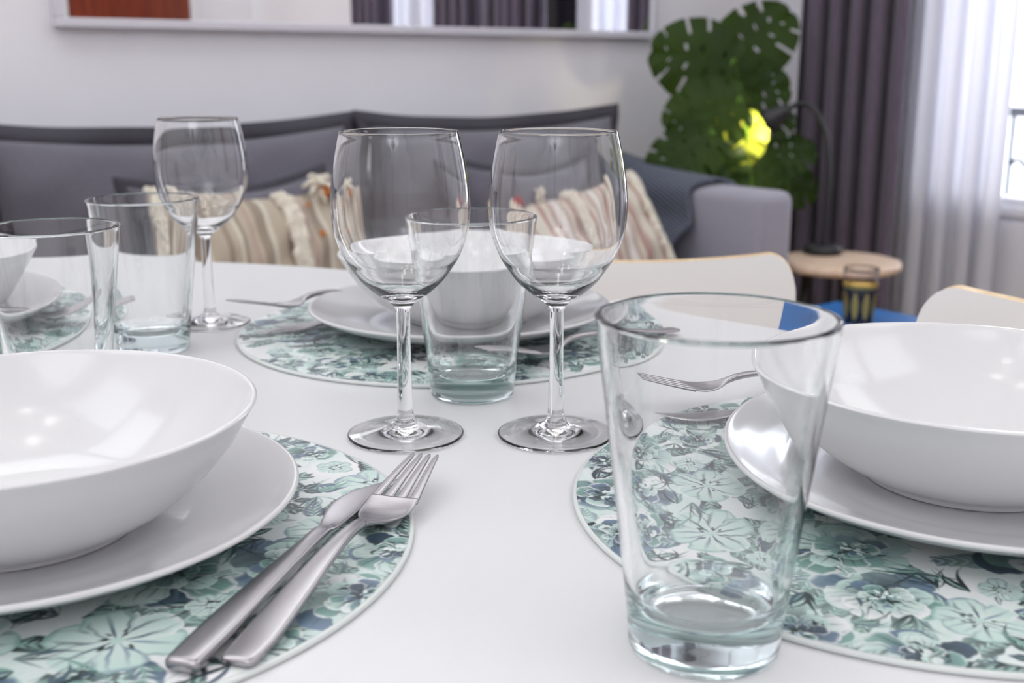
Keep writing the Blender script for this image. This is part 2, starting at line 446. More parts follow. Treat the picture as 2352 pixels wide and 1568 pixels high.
# three big back cushions with floppy flanges
bc = [(.985, 1), (1.865, 2), (.115, 3)]
for (x, s), lb in zip(bc, ('big grey back cushion with flanged edge in the middle of the sofa', 'big grey back cushion with flanged edge at the right end of the sofa', 'big grey back cushion at the left end of the sofa')):
    cushion('back_cushion', lb, (x, -.335, .43+.20), (R(-9), 0, R([0, 1.5, -2][s-1])), .415, .197, .115, 'sofa', .055, .036, 'sofa_dark', 'back cushions along the sofa', s)
# small grey cushions
cushion('throw_cushion', 'small plain grey cushion behind the beige striped cushion', (1.02, -.50, .435+.15), (R(-14), 0, R(2)), .225, .155, .075, 'cushion_grey', .10, .016, 'sofa_dark', 'small grey cushions', 11)
cushion('throw_cushion', 'small plain grey cushion behind the rose striped cushion', (1.83, -.50, .435+.15), (R(-14), 0, R(-3)), .225, .155, .075, 'cushion_grey', .10, .016, 'sofa_dark', 'small grey cushions', 12)

def fringe_strip(bm, hh, th, hw, s0, seed, ear, width=.030):
    """a row of cream tufts running over the face of the cushion from bottom to top at s = s0"""
    r = random.Random(seed); n = 34
    for i in range(n):
        t = -.985+1.97*i/(n-1)
        for q in range(3):
            s = max(-1, min(1, s0+(q-1)*.045+r.uniform(-.015, .015)))
            x = hw*s*(1-ear*(1-t*t)); z = hh*t*(1-ear*2.4*(1-s*s)); b = max(0, (1-s*s)*(1-t*t))**.42
            c = Vector((x, -(th*b+.006), z+r.uniform(-.004, .004)))
            rad = width*.42*r.uniform(.8, 1.25)
            m_ = Matrix.Translation(c) @ Matrix.Rotation(r.uniform(-.6, .6), 4, 'Y') @ Matrix.Diagonal((rad*.8, rad*.7, rad*1.0, 1))
            bmesh.ops.create_icosphere(bm, subdivisions=2, radius=1, matrix=m_)
    return bm

def tuft(bm, c, rad, seed):
    r = random.Random(seed)
    for i in range(16):
        d = Vector((r.gauss(0, 1), r.gauss(0, .6), r.gauss(0, 1))).normalized()
        p = Vector(c); tube(bm, [p, p+d*rad*.6, p+d*rad+Vector((0, 0, -rad*.25))], [rad*.22, rad*.2, rad*.1], 6)
    return bm

def boho(label, loc, rot, mt, fr, tassels, seed, hw=.232, hh=.165, th=.085):
    root = cushion('fringed_cushion', label, loc, rot, hw, hh, th, mt, .07, 0, grp='fringed striped cushions', seed=seed)
    for k, s0 in enumerate(fr):
        obj('fringe', fringe_strip(bmesh.new(), hh, th, hw, s0, seed+k, .07), 'fringe', root)
    for k, (s, t, m_, rad) in enumerate(tassels):
        b = max(0, (1-s*s)*(1-t*t))**.42
        obj('tassel', tuft(bmesh.new(), (hw*s, -th*b-.004, hh*t), rad, seed+40+k), m_, root)
    return root
boho('beige striped cushion with a cream fringe row on the left half of the sofa', (1.035, -.60, .43+.135), (R(-20), R(2), R(3)), 'stripe', (.18, -.93),
     [(.60, .93, 'fringe', .04), (.62, .86, 'orange_tassel', .02), (.42, .25, 'orange_tassel', .009), (.60, -.75, 'orange_tassel', .010), (.36, .65, 'orange_tassel', .007)], 21)
boho('rose and cream striped cushion at the right end of the sofa beside the throw', (1.905, -.62, .43+.092), (R(-34), R(-6), R(-4)), 'stripe_red', (-.05, -.92, .93),
     [(-.86, .9, 'red_tassel', .026), (-.45, .95, 'fringe', .024), (.97, -.95, 'fringe', .045)], 31)

# knitted throw over the right arm
rows = []
for i in range(41):
    f = i/40; y = -.12-.52*f
    row = []
    zt = .657+.07*(1-f)**1.6
    prof = [(2.427, .40+.05*math.sin(f*5)), (2.427, .59), (2.418, .637), (2.385, zt-.001), (2.34, zt+.002), (2.298, zt-.002), (2.266, .632), (2.255, .58-.02*f), (2.215+.01*math.sin(f*8), .52), (2.16-.05*(1-f), .455), (2.07+.03*math.sin(f*6), .442)]
    sp = spline([(a, 0, b) for a, b in prof], 6)
    rows.append([(p.x, y+.012*math.sin(k*.4)*f, p.z) for k, p in enumerate(sp)])
bm = bmesh.new(); grid_mesh(bm, rows)
th_ = obj('knitted_throw', bm, 'knit', None, True, False); tag(th_, 'slate blue knitted throw draped over the right arm of the sofa', 'blanket')
so = th_.modifiers.new('s', 'SOLIDIFY'); so.thickness = .012; so.offset = 1

# ------------------------------------------------------------------ side table and lamp
sd = thing('side_table', 'round pale wood side table beside the sofa arm', 'side table', (2.607, -.868, 0))
obj('table_top', lathe(bmesh.new(), [(0, .425), (.155, .425), (.165, .431), (.166, .440), (.162, .448), (.155, .45), (0, .45)], 64), 'oak', sd)
for k in range(3):
    a = 2*math.pi*k/3+.5
    obj('leg', tube(bmesh.new(), [(.13*math.cos(a), .13*math.sin(a), 0), (.09*math.cos(a), .09*math.sin(a), .428)], [.009, .012], 12), 'black', sd)
lp = thing('table_lamp', 'black gooseneck lamp on the side table, shining into the plant', 'lamp', (2.655, -.775, .4505))
obj('lamp_base', lathe(bmesh.new(), [(0, 0), (.052, 0), (.055, .004), (.054, .018), (.048, .024), (.012, .028), (0, .028)], 40), 'black', lp)
lx, ly = 2.655, -.775
neck = spline([(0, 0, .02), (.008, .0, .18), (.012, .01, .28), (.010, .035, .36), (.004, .075, .405), (-.003, .112, .41), (-.011, .135, .396)], 8)
obj('lamp_neck', tube(bmesh.new(), neck, .0075, 12), 'black', lp)
dsh = Vector((-.25, .80, -.55)).normalized()
bm = lathe(bmesh.new(), [(.0, .03), (.012, .03), (.018, .02), (.034, -.03), (.036, -.045), (.034, -.045), (.015, .012), (0, .016)], 32)
sh = obj('lamp_shade', bm, 'black', lp); sh.location = (-.017, .158, .382); sh.rotation_mode = 'QUATERNION'; sh.rotation_quaternion = dsh.to_track_quat('-Z', 'Y')
bm = bmesh.new(); bmesh.ops.create_uvsphere(bm, u_segments=20, v_segments=12, radius=.015)
lb_ = obj('lamp_bulb', bm, 'warm_bulb', sh); lb_.location = (0, 0, -.022)

# ------------------------------------------------------------------ monstera
px_, py_ = 2.74, -.42
pl = thing('monstera_plant', 'tall monstera houseplant in the corner behind the sofa arm', 'plant', (px_, py_, 0))
pot_ = obj('pot', lathe(bmesh.new(), smooth_prof([(0, 0), (.11, 0), (.125, .02), (.15, .22), (.155, .30), (.148, .305), (.14, .29), (.135, .26)], 6), 48), 'pot', pl)
obj('soil', lathe(bmesh.new(), [(0, .268), (.08, .27), (.137, .262)], 40), 'soil', pot_)
def leaf_mesh(Ln, seed):
    r = random.Random(seed); n, mcol = 72, 12
    prof = lambda t: (.50*math.sin(math.pi*min(1, (t*.92+.09)))**.62)*(1-.25*t)
    slits = {}
    for side in (1, -1):
        s_ = []; t = .10+r.uniform(0, .05)
        while t < .86:
            s_.append((t, r.uniform(.008, .014), r.uniform(.5, .7))); t += r.uniform(.15, .24)
        slits[side] = s_
    bm = bmesh.new(); V = {}
    for i in range(n+1):
        t = i/n; ang = R(118)*(1-t)**1.1+R(34)*t
        for j in range(-mcol, mcol+1):
            s = j/mcol; sd_ = 1 if s >= 0 else -1; w = prof(t)*abs(s)*Ln
            x = sd_*w*math.sin(ang); y = t*Ln*.86+w*math.cos(ang)*.8
            z = -.16*Ln*abs(s)**2*prof(t)*2+.05*Ln*abs(s)-.22*Ln*t*t+.012*Ln*math.sin(t*34+sd_)*abs(s)
            V[i, j] = bm.verts.new((x, y, z))
    for i in range(n):
        tm = (i+.5)/n
        for j in range(-mcol, mcol):
            s = (j+.5)/mcol; sd_ = 1 if s >= 0 else -1; a = abs(s); skip = False
            for (t0, wd, s0) in slits[sd_]:
                if abs(tm-t0) < wd*(.6+.9*a) and a > s0: skip = True
                if abs(tm-(t0+.055)) < .012 and .20 < a < .34: skip = True
            if not skip: bm.faces.new((V[i, j], V[i+1, j], V[i+1, j+1], V[i, j+1]))
    bmesh.ops.delete(bm, geom=[v for v in bm.verts if not v.link_faces], context='VERTS')
    return bm
CF = Vector((math.sin(PHI), math.cos(PHI), -.1)); CRt = Vector((math.cos(PHI), -math.sin(PHI), 0)); CUp = Vector((0, 0, 1))
# position of the leaf middle, length, direction of its tip, how far it faces up
leaves = [(2.890, -.30, 1.058, .29, 42, .40), (2.556, -.36, .990, .29, 168, .15), (2.800, -.38, .905, .25, 4, .30), (2.66, -.40, .950, .24, 115, .2),
          (2.471, -.48, .835, .26, 196, .3), (2.595, -.50, .765, .19, 50, .45), (2.900, -.36, .800, .18, 22, 1.3), (2.38, -.48, .735, .24, 205, .8),
          (2.42, -.47, .665, .24, 230, .6), (2.50, -.55, .660, .20, 285, .6), (2.73, -.48, .655, .25, -25, .7), (2.880, -.44, .715, .22, 12, .9),
          (2.545, -.50, .775, .13, 95, .2), (3.00, -.38, .605, .22, -12, .6), (2.68, -.35, .88, .22, 70, .3), (2.60, -.42, .640, .22, 165, .6)]
for i, (x, y, z, ln, a, fu) in enumerate(leaves):
    tip = (CRt*math.cos(R(a))+CUp*math.sin(R(a))-CF*.12).normalized()
    nrm = (-CF+CUp*fu+CRt*rnd.uniform(-.25, .25)); nrm = (nrm-tip*nrm.dot(tip)).normalized()
    xx = tip.cross(nrm).normalized()
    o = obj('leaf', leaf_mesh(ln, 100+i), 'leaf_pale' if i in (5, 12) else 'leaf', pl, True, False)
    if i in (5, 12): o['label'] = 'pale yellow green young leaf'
    base = Vector((x, y, z))-tip*ln*.43-Vector((px_, py_, 0))
    o.matrix_local = Matrix.Translation(base) @ Matrix((xx, tip, nrm)).transposed().to_4x4()
    b0 = Vector((rnd.uniform(-.05, .05), rnd.uniform(-.05, .05), .262))
    midp = b0*.45+base*.55+Vector((0, 0, .05))
    obj('stem', tube(bmesh.new(), spline([b0, midp, base+nrm*-.004, base+tip*ln*.06], 8), [.007]*8+[.005]*8+[.0035]*9, 8), 'stem', pl)

# ------------------------------------------------------------------ coffee table with tea glass
ct = thing('coffee_table', 'low coffee table with a blue top beyond the dining table', 'coffee table', (1.86, -1.42, 0))
obj('table_top', box(bmesh.new(), -.40, .40, -.30, .30, .385, .42, .01, 3), 'blue', ct, False)
for sx in (-.34, .34):
    for sy in (-.24, .24):
        o = obj('leg', tube(bmesh.new(), [(0, 0, 0), (0, 0, .388)], [.014, .02], 16), 'oak', ct); o.location = (sx, sy, 0)
tg = thing('tea_glass', 'small tea glass with dark and gold pattern on the blue coffee table', 'glass', (2.095, -1.297, .4205))
gb_ = obj('glass_body', lathe(bmesh.new(), smooth_prof([(0, .0), (.028, 0), (.031, .004), (.033, .05), (.036, .10), (.0375, .118), (.0362, .1185), (.0345, .10), (.0315, .05), (.029, .012), (.02, .009), (0, .009)], 5), 48), 'glass', tg)
obj('painted_band', lathe(bmesh.new(), [(.0312, .0035), (.0335, .05), (.0355, .076), (.0352, .0765), (.0332, .05), (.0309, .0037)], 48), mat('navy_enamel', (.012, .014, .03, 1), .25), tg)
obj('gold_rim', lathe(bmesh.new(), [(.0358, .078), (.0368, .081), (.0372, .087), (.0368, .091), (.0360, .0915)], 48), 'gold', tg)
for k in range(9):
    a = 2*math.pi*k/9
    bm = bmesh.new(); rows = []
    for i in range(9):
        f = i/8; w = .0072*math.sin(math.pi*f)**.7+.0006; z = .01+.062*f; rr = .0317+.0041*f+.0006
        rows.append([((rr)*math.cos(a+q*w/rr), rr*math.sin(a+q*w/rr), z) for q in (-1, -.5, 0, .5, 1)])
    grid_mesh(bm, rows); obj('gold_motif', bm, 'gold', gb_)

# ------------------------------------------------------------------ dining table
def superell(cx, cy, a, b, ang, n, k, z):
    out = []
    for i in range(k):
        t = 2*math.pi*i/k; c, s = math.cos(t), math.sin(t)
        u = a*math.copysign(abs(c)**(2/n), c); v = b*math.copysign(abs(s)**(2/n), s)
        x, y = T(cx+u*math.cos(ang)-v*math.sin(ang), cy+u*math.sin(ang)+v*math.cos(ang)); out.append((x, y, z))
    return out
TCX, TCY, TA, TB, TANG, TN = -.2158, .5695, .804, .5742, -.7031, 2.404
tc0 = T(TCX, TCY)
dt = thing('dining_table', 'large white dining table with rounded corners in the foreground', 'dining table', (tc0[0], tc0[1], 0))
bm = bmesh.new(); rows = []
for da, z in ((-.05, TZ-.03), (-.012, TZ-.030), (-.003, TZ-.027), (0, TZ-.020), (0, TZ-.006), (-.0015, TZ-.002), (-.005, TZ)):
    rows.append([(p[0]-tc0[0], p[1]-tc0[1], p[2]) for p in superell(TCX, TCY, TA+da, TB+da, TANG, TN, 160, z)])
V = grid_mesh(bm, rows, True); bm.faces.new(V[-1]); bm.faces.new(V[0][::-1])
obj('tabletop', bm, 'table', dt)
for u, v in ((.5, .3), (.5, -.3), (-.5, .3), (-.5, -.3)):
    p = T(TCX+u*math.cos(TANG)-v*math.sin(TANG), TCY+u*math.sin(TANG)+v*math.cos(TANG))
    o = obj('leg', tube(bmesh.new(), [(0, 0, 0), (0, 0, TZ-.029)], [.017, .026], 20), 'trim', dt); o.location = (p[0]-tc0[0], p[1]-tc0[1], 0)

# ------------------------------------------------------------------ chairs
def make_chair(label):
    ch = thing('dining_chair', label, 'chair', group='white dining chairs with plywood edges')
    # local: sitter faces -Y, back panel at y ~ +.2
    n, m_ = 30, 60; tk = .0075
    def shell(face):
        rows = []
        for j in range(m_+1):
            f = j/m_; z = .47+(.79-.47)*f
            f = 1-(1-f)**2; z = .47+(.79-.47)*f; hw = .15+.062*f
            if f > .82: hw -= .036*(1-math.sqrt(max(0, 1-((f-.82)/.18)**2)))
            row = []
            for i in range(n+1):
                s = -1+2*i/n; x = hw*s
                y = .205+.045*f-.055*(x/.21)**2*(.4+.6*f)
                zz = z-.020*f*(1-s*s)
                row.append(Vector((x, y+face, zz)))
            rows.append(row)
        return rows
    bmf = bmesh.new(); grid_mesh(bmf, shell(-tk)); obj('back_front', bmf, 'chair_white', ch)
    bmb = bmesh.new(); grid_mesh(bmb, shell(tk)); obj('back_rear', bmb, 'chair_white', ch)
    A, B = shell(-tk), shell(tk); ring = lambda Q: [q[0] for q in Q]+Q[-1][1:]+[q[-1] for q in Q[-2::-1]]+Q[0][-2:0:-1]
    bme = bmesh.new(); ra, rb = ring(A), ring(B); grid_mesh(bme, [ra, rb], True); obj('ply_edge', bme, 'ply', ch, False)
    bms = bmesh.new(); rows = []
    for z, e in ((.438, -.006), (.440, 0), (.452, 0), (.455, -.006)):
        row = []
        for k in range(64):
            t = 2*math.pi*k/64; c, s = math.cos(t), math.sin(t)
            row.append(((.205+e)*math.copysign(abs(c)**.55, c), (.205+e)*math.copysign(abs(s)**.55, s), z))
        rows.append(row)
    V = grid_mesh(bms, rows, True); bms.faces.new(V[-1]); bms.faces.new(V[0][::-1]); obj('seat', bms, 'chair_white', ch)
    for sx in (-.09, .09):
        obj('back_support', tube(bmesh.new(), spline([(sx, .1, .434), (sx, .19, .44), (sx, .222, .50)], 6), .010, 10), 'chrome', ch)
    for sx in (-1, 1):
        for sy in (-1, 1):
            obj('leg', tube(bmesh.new(), [(sx*.20, sy*.20, 0), (sx*.15, sy*.15, .439)], .009, 12), 'chrome', ch)
    return ch
def place_chair(ch, x, y, yaw):
    """x, y: middle of the back panel in table plan; yaw: turn of the sitter's back from the far direction"""
    p = T(x, y); a = R(yaw)-PHI
    ch.rotation_euler = (0, 0, a); off = Matrix.Rotation(a, 3, 'Z') @ Vector((0, .235, 0))
    ch.location = (p[0]-off.x, p[1]-off.y, 0)
ch1 = make_chair('white chair with plywood edge behind the far bowl at the table'); place_chair(ch1, .081, 1.150, -12)
ch2 = dup(ch1, (0, 0, 0), 0, 'white chair with plywood edge at the right, behind the right-hand bowl'); place_chair(ch2, .52, .83, -38)

# ------------------------------------------------------------------ placemats with a floral print
def paint_print(Nn=600, half=.170, seed=5):
    rg = np.random.default_rng(seed)
    ax = (np.arange(Nn)+.5)/Nn*2*half-half
    X, Y = np.meshgrid(ax, ax, indexing='ij'); px = 2*half/Nn
    lin = lambda c: np.array(srgb(*c)[:3])
    C = np.empty((Nn, Nn, 3)); C[:] = lin((240, 240, 241))
    mint, pale, mid, slate, dslate, deep, ink = [lin(c) for c in ((198, 224, 215), (222, 236, 231), (134, 174, 164), (116, 138, 160), (78, 96, 112), (52, 70, 74), (32, 44, 48))]
    white = lin((240, 241, 241))
    def win(cx, cy, rad):
        i0, i1 = np.clip([int((cx-rad+half)/px), int((cx+rad+half)/px)+2], 0, Nn); j0, j1 = np.clip([int((cy-rad+half)/px), int((cy+rad+half)/px)+2], 0, Nn)
        return (slice(i0, i1), slice(j0, j1)) if i1 > i0 and j1 > j0 else None
    def put(w, a, col):
        a = np.clip(a, 0, 1)[..., None]; C[w] = C[w]*(1-a)+col*a
    sm = lambda e: np.clip(.5-e/(1.3*px), 0, 1)           # signed distance (m) -> coverage
    def petal(cx, cy, ang, Ln, Wd, cin, cout, tipw=None, streak=None, sn=7, pointy=.0, alpha=1.0):
        """petal rooted at (cx,cy) pointing along ang"""
        w = win(cx+math.cos(ang)*Ln/2, cy+math.sin(ang)*Ln/2, Ln*.62+Wd)
        if w is None: return
        dx, dy = X[w]-cx, Y[w]-cy; u = (dx*math.cos(ang)+dy*math.sin(ang))/Ln; v = (-dx*math.sin(ang)+dy*math.cos(ang))/Wd
        uu = np.clip(u, 0, 1)
        wd = np.sqrt(np.clip(1-(2*uu-1)**2, 0, 1))*(.45+.75*uu if pointy == 0 else 1.0) if pointy < .5 else np.clip(np.sin(np.pi*uu**.85), 0, 1)*(1-.25*uu)
        wd = wd*(1+.07*np.sin(uu*19+ang*5))
        e = (np.abs(v)-wd)*Wd; e = np.where((u < 0) | (u > 1), .01, e)
        cov = sm(e)*alpha
        g = np.clip(uu, 0, 1)[..., None]**.9
        col = cin*(1-g)+cout*g
        if tipw is not None:
            rim = np.clip((np.abs(v)/np.maximum(wd, 1e-3)-.72)/.25, 0, 1)*np.clip((uu-.2)*2, 0, 1); rim = np.maximum(rim, np.clip((uu-.86)/.1, 0, 1))[..., None]
            col = col*(1-rim*.8)+tipw*rim*.8
        if streak is not None:
            ph = rg.uniform(0, 6); st = np.sin(v/np.maximum(wd, .05)*sn+ph+1.5*uu)
            a = (np.clip((st-.55)*3, 0, 1)*np.clip(1.15-1.25*uu+.25*np.sin(v*9+ph), 0, 1))[..., None]
            col = col*(1-a)+streak*a
        C[w] = C[w]*(1-cov[..., None])+col*cov[..., None]
    def dot(cx, cy, r_, col):
        w = win(cx, cy, r_*1.5)
        if w is not None: put(w, sm(np.hypot(X[w]-cx, Y[w]-cy)-r_), col)
    def stroke(cx, cy, ang, Ln, Wd, col, bend=0.0):
        w = win(cx+math.cos(ang)*Ln/2, cy+math.sin(ang)*Ln/2, Ln*.75)
        if w is None: return
        dx, dy = X[w]-cx, Y[w]-cy; u = (dx*math.cos(ang)+dy*math.sin(ang))/Ln; v = -dx*math.sin(ang)+dy*math.cos(ang)-bend*Ln*u*(1-u)*4
        wd = Wd*np.clip(np.sin(np.pi*np.clip(u, 0, 1)**.6), 0, 1)
        put(w, np.where((u < 0) | (u > 1), 0, sm(np.abs(v)-wd)), col)
    def wash(cx, cy, r_, col, a):
        w = win(cx, cy, r_*1.6)
        if w is None: return
        th = np.arctan2(Y[w]-cy, X[w]-cx); q = rg.uniform(0, 6, 3)
        rr = np.hypot(X[w]-cx, Y[w]-cy)/(r_*(1+.22*np.sin(3*th+q[0])+.12*np.sin(7*th+q[1])))
        put(w, np.clip(1.35-rr*1.15, 0, 1)*a*(.8+.2*np.sin(th*23+q[2])), col)
    def leaf(cx, cy, ang, Ln, Wd, dark=True):
        a, b = (ink, deep) if dark else (dslate, slate)
        petal(cx, cy, ang, Ln, Wd, a, b, None, None, pointy=1)
        for k in range(5):                                # serrations and veins
            f = .2+.15*k
            for s in (1, -1):
                x, y = cx+math.cos(ang)*Ln*f, cy+math.sin(ang)*Ln*f
                petal(x, y, ang+s*.75, Ln*.30*(1.15-f*.6), Wd*.36, a, b if rg.random() < .7 else mid, pointy=1)
                stroke(x, y, ang+s*.62, Ln*.22, .00045, mint if dark else pale)
        stroke(cx, cy, ang, Ln*.95, .0006, mid)
    def rose(cx, cy, Rr, tone):
        wash(cx+rg.uniform(-.3, .3)*Rr, cy+rg.uniform(-.3, .3)*Rr, Rr*1.1, mint, .75)
        a0 = rg.uniform(0, 6.3); sx = rg.uniform(-.22, .22); sy = rg.uniform(-.22, .22)
        for k, (f, n) in enumerate(((1.0, 6), (.82, 5), (.62, 5), (.45, 4), (.30, 4))):
            for i in range(n):
                a = a0+k*.75+2*math.pi*i/n+rg.uniform(-.35, .35); ln = Rr*f*rg.uniform(.75, 1.12)
                ox, oy = cx+sx*Rr*(1-f)*1.2, cy+sy*Rr*(1-f)*1.2
                q = rg.random(); lit = .5+.5*math.cos(a-a0)          # one side of each bloom printed darker
                if q < .34+.3*(1-lit): cin, cout = [(ink, dslate), (deep, slate), (dslate, mid), (ink, mid)][rg.integers(0, 4)]
                elif q < .8: cin, cout = [(dslate, mint), (mid, pale), (slate, mint), (deep, mint)][rg.integers(0, 4)]
                else: cin, cout = [(mint, white), (mid, white)][rg.integers(0, 2)]
                petal(ox+math.cos(a)*ln*.15, oy+math.sin(a)*ln*.15, a, ln*.86, ln*rg.uniform(.30, .46), cin, cout, white if rg.random() < .45 else (mint if rg.random() < .6 else None),
                      [ink, deep, dslate, slate][rg.integers(0, 4)] if rg.random() < .8 else (white if rg.random() < .5 else None), rg.uniform(7, 16))
                if rg.random() < .55:                                 # dark crescent under the petal edge
                    b_ = a+rg.uniform(-.5, .5); stroke(ox+math.cos(b_)*ln*.55, oy+math.sin(b_)*ln*.55, b_+1.4, ln*rg.uniform(.3, .55), ln*rg.uniform(.03, .075), [ink, deep, dslate][rg.integers(0, 3)], rg.uniform(-.3, .3))
        for i in range(12):
            a = rg.uniform(0, 6.3); q = rg.uniform(0, Rr*.2); stroke(cx+sx*Rr+q*math.cos(a), cy+sy*Rr+q*math.sin(a), a, Rr*rg.uniform(.1, .2), .0009, ink if rg.random() < .7 else pale)
    def anemone(cx, cy, Rr):
        a0 = rg.uniform(0, 6)
        for i in range(6):
            a = a0+i*1.047+rg.uniform(-.15, .15)
            petal(cx, cy, a, Rr*rg.uniform(.85, 1.05), Rr*.42, pale, mint, [slate, mid, white][rg.integers(0, 3)], slate if rg.random() < .6 else dslate, rg.uniform(6, 11))
        dot(cx, cy, Rr*.10, mint)
        for i in range(11):
            a = rg.uniform(0, 6.3); q = Rr*rg.uniform(.12, .3); stroke(cx+q*math.cos(a), cy+q*math.sin(a), a+rg.uniform(-.4, .4), Rr*.13, .0007, ink)
    def berries(cx, cy):
        a0 = rg.uniform(0, 6)
        for i in range(5):
            a = a0+i*1.2+rg.uniform(-.2, .2); petal(cx+.002*math.cos(a), cy+.002*math.sin(a), a, .011, .0034, ink, dslate, pointy=1); stroke(cx+.004*math.cos(a), cy+.004*math.sin(a), a, .006, .0005, mid)
        dot(cx, cy, .0011, ink)
    def sprig(cx, cy):
        a = rg.uniform(0, 6.3)
        for i in range(6):
            stroke(cx, cy, a+rg.uniform(-.7, .7), rg.uniform(.012, .026), rg.uniform(.0004, .0012), [deep, ink, mid, dslate][rg.integers(0, 4)], rg.uniform(-.25, .25))
    pts = []
    def spot(dmin, rmax=half*.98):
        for _ in range(300):
            a, q = rg.uniform(0, 6.283), rmax*math.sqrt(rg.uniform(.02, 1)); p = (q*math.cos(a), q*math.sin(a))
            if all(math.hypot(p[0]-o[0], p[1]-o[1]) > (dmin+o[2])*.82 for o in pts):
                pts.append((p[0], p[1], dmin)); return p
        return None
    flowers = []
    for k in range(46):
        rr = rg.uniform(.019, .036); p = spot(rr)
        if p: flowers.append((p, rr, k))
    for (p, rr, k) in flowers:
        wash(p[0]+rg.uniform(-.02, .02), p[1]+rg.uniform(-.02, .02), rr*1.4, mint, .5)
    for (p, rr, k) in flowers:
        for _ in range(rg.integers(4, 8)):
            a = rg.uniform(0, 6.283); leaf(p[0]+math.cos(a)*rr*.55, p[1]+math.sin(a)*rr*.55, a+rg.uniform(-.5, .5), rr*rg.uniform(.75, 1.15), rr*.24, rg.random() < .65)
        for _ in range(2):
            a = rg.uniform(0, 6.283); sprig(p[0]+math.cos(a)*rr*1.0, p[1]+math.sin(a)*rr*1.0)
    for (p, rr, k) in flowers:
        (anemone(p[0], p[1], rr*.85) if k % 4 == 1 else rose(p[0], p[1], rr, k % 2))
        for _ in range(3):
            a = rg.uniform(0, 6.283); sprig(p[0]+math.cos(a)*rr*1.1, p[1]+math.sin(a)*rr*1.1)
    for _ in range(26):
        p = spot(.010)
        if p is None: break
        q = rg.random()
        if q < .4: berries(*p)
        elif q < .7: anemone(p[0], p[1], .011)
        else: sprig(*p)
    return C
PR = .1722
NP = 600
PC = paint_print(NP, PR)
def print_data():
    idx = -np.ones((NP, NP), int); ax = (np.arange(NP)+.5)/NP*2*PR-PR
    X, Y = np.meshgrid(ax, ax, indexing='ij'); keep = np.hypot(X, Y) < PR-.0003
    idx[keep] = np.arange(keep.sum())
    a, b, c, d_ = idx[:-1, :-1], idx[1:, :-1], idx[1:, 1:], idx[:-1, 1:]
    ok = (a >= 0) & (b >= 0) & (c >= 0) & (d_ >= 0); F = np.stack([a[ok], b[ok], c[ok], d_[ok]], 1)
    used = np.zeros(keep.sum(), bool); used[F.ravel()] = True; re = np.cumsum(used)-1; F = re[F]
    co = np.stack([X[keep], Y[keep], np.zeros(keep.sum())], 1)[used]; colr = PC[keep][used]
    me = bpy.data.meshes.new('floral_print'); me.vertices.add(len(co)); me.vertices.foreach_set('co', co.astype(np.float32).ravel())
    me.loops.add(F.size); me.loops.foreach_set('vertex_index', F.astype(np.int32).ravel())
    me.polygons.add(len(F)); me.polygons.foreach_set('loop_start', np.arange(0, F.size, 4, dtype=np.int32)); me.polygons.foreach_set('loop_total', np.full(len(F), 4, np.int32))
    me.update(calc_edges=True)
    at = me.color_attributes.new('print', 'FLOAT_COLOR', 'POINT'); at.data.foreach_set('color', np.concatenate([colr, np.ones((len(colr), 1))], 1).astype(np.float32).ravel())
    me.materials.append(M['print']); return me
PME = print_data()
MT = .0026
def placemat(label, x, y, ang):
    p = T(x, y); r = thing('placemat', label, 'placemat', (p[0], p[1], TZ+.0002), ang, 'round floral placemats')
    obj('mat_base', lathe(bmesh.new(), [(0, 0), (.1725, 0), (.1735, .0006), (.1735, MT-.0008), (.1731, MT-.0001), (.1722, MT), (0, MT)], 160), 'mat_edge', r, True)
    o = bpy.data.objects.new('floral_print', PME); o.parent = r; o.location = (0, 0, MT+.00015); link(o)
    return r
placemat('round green floral placemat under the near left plate and bowl', -.2195, .4935, 2.2)
placemat('round green floral placemat under the right plate and bowl', .2045, .5430, .4)
placemat('round green floral placemat under the far plate in the middle of the table', -.052, .928, 3.9)
placemat('round green floral placemat seen through the leftmost tumbler', -.515, .93, 5.1)
MZ = TZ+MT+.0005

# ------------------------------------------------------------------ crockery
def make_plate():
    pts_out = [(0, .0025), (.060, .0025), (.068, .0), (.073, .0005), (.078, .004), (.098, .0085), (.115, .0150), (.1235, .0202)]
    pts_in = [(.1252, .0216), (.1250, .0232), (.1238, .0236), (.1215, .0228), (.113, .0185), (.097, .0125), (.080, .0085), (.070, .0068), (.05, .0062), (0, .006)]
    return lathe(bmesh.new(), smooth_prof([(r_, z_*.88) for r_, z_ in pts_out+pts_in], 5), 160)
def make_bowl():
    po = [(0, .003), (.044, .003), (.0475, .0), (.051, .0003), (.0525, .004), (.062, .0085), (.076, .0185), (.088, .031), (.098, .045), (.1045, .0575)]
    pi_ = [(.1078, .0632), (.1080, .0645), (.1068, .0652), (.1050, .0640), (.1005, .0560), (.093, .0445), (.084, .0335), (.072, .0225), (.058, .0135), (.04, .009), (0, .0078)]
    return lathe(bmesh.new(), smooth_prof([(r_, z_*.885) for r_, z_ in po+pi_], 6), 160)
pl0 = obj('dinner_plate', make_plate(), 'ceramic'); bw0 = obj('bowl', make_bowl(), 'ceramic')
def put_plate(x, y, label, first=[True]):
    o = pl0 if first[0] else link(pl0.copy()); first[0] = False
    p = T(x, y); o.location = (p[0], p[1], MZ); tag(o, label, 'plate', 'white dinner plates')
def put_bowl(x, y, label, first=[True]):
    o = bw0 if first[0] else link(bw0.copy()); first[0] = False
    p = T(x, y); o.location = (p[0], p[1], MZ+.0058); tag(o, label, 'bowl', 'white deep bowls')
put_plate(-.2265, .500, 'white dinner plate at the near left, beside the big fork and knife')
put_plate(.237, .555, 'white dinner plate under the right-hand bowl')
put_plate(-.0435, .934, 'white dinner plate in the middle distance behind the wine glasses')
put_plate(-.505, .928, 'white dinner plate seen through the leftmost tumbler')
put_bowl(-.2256, .4925, 'white deep bowl on the near left plate')
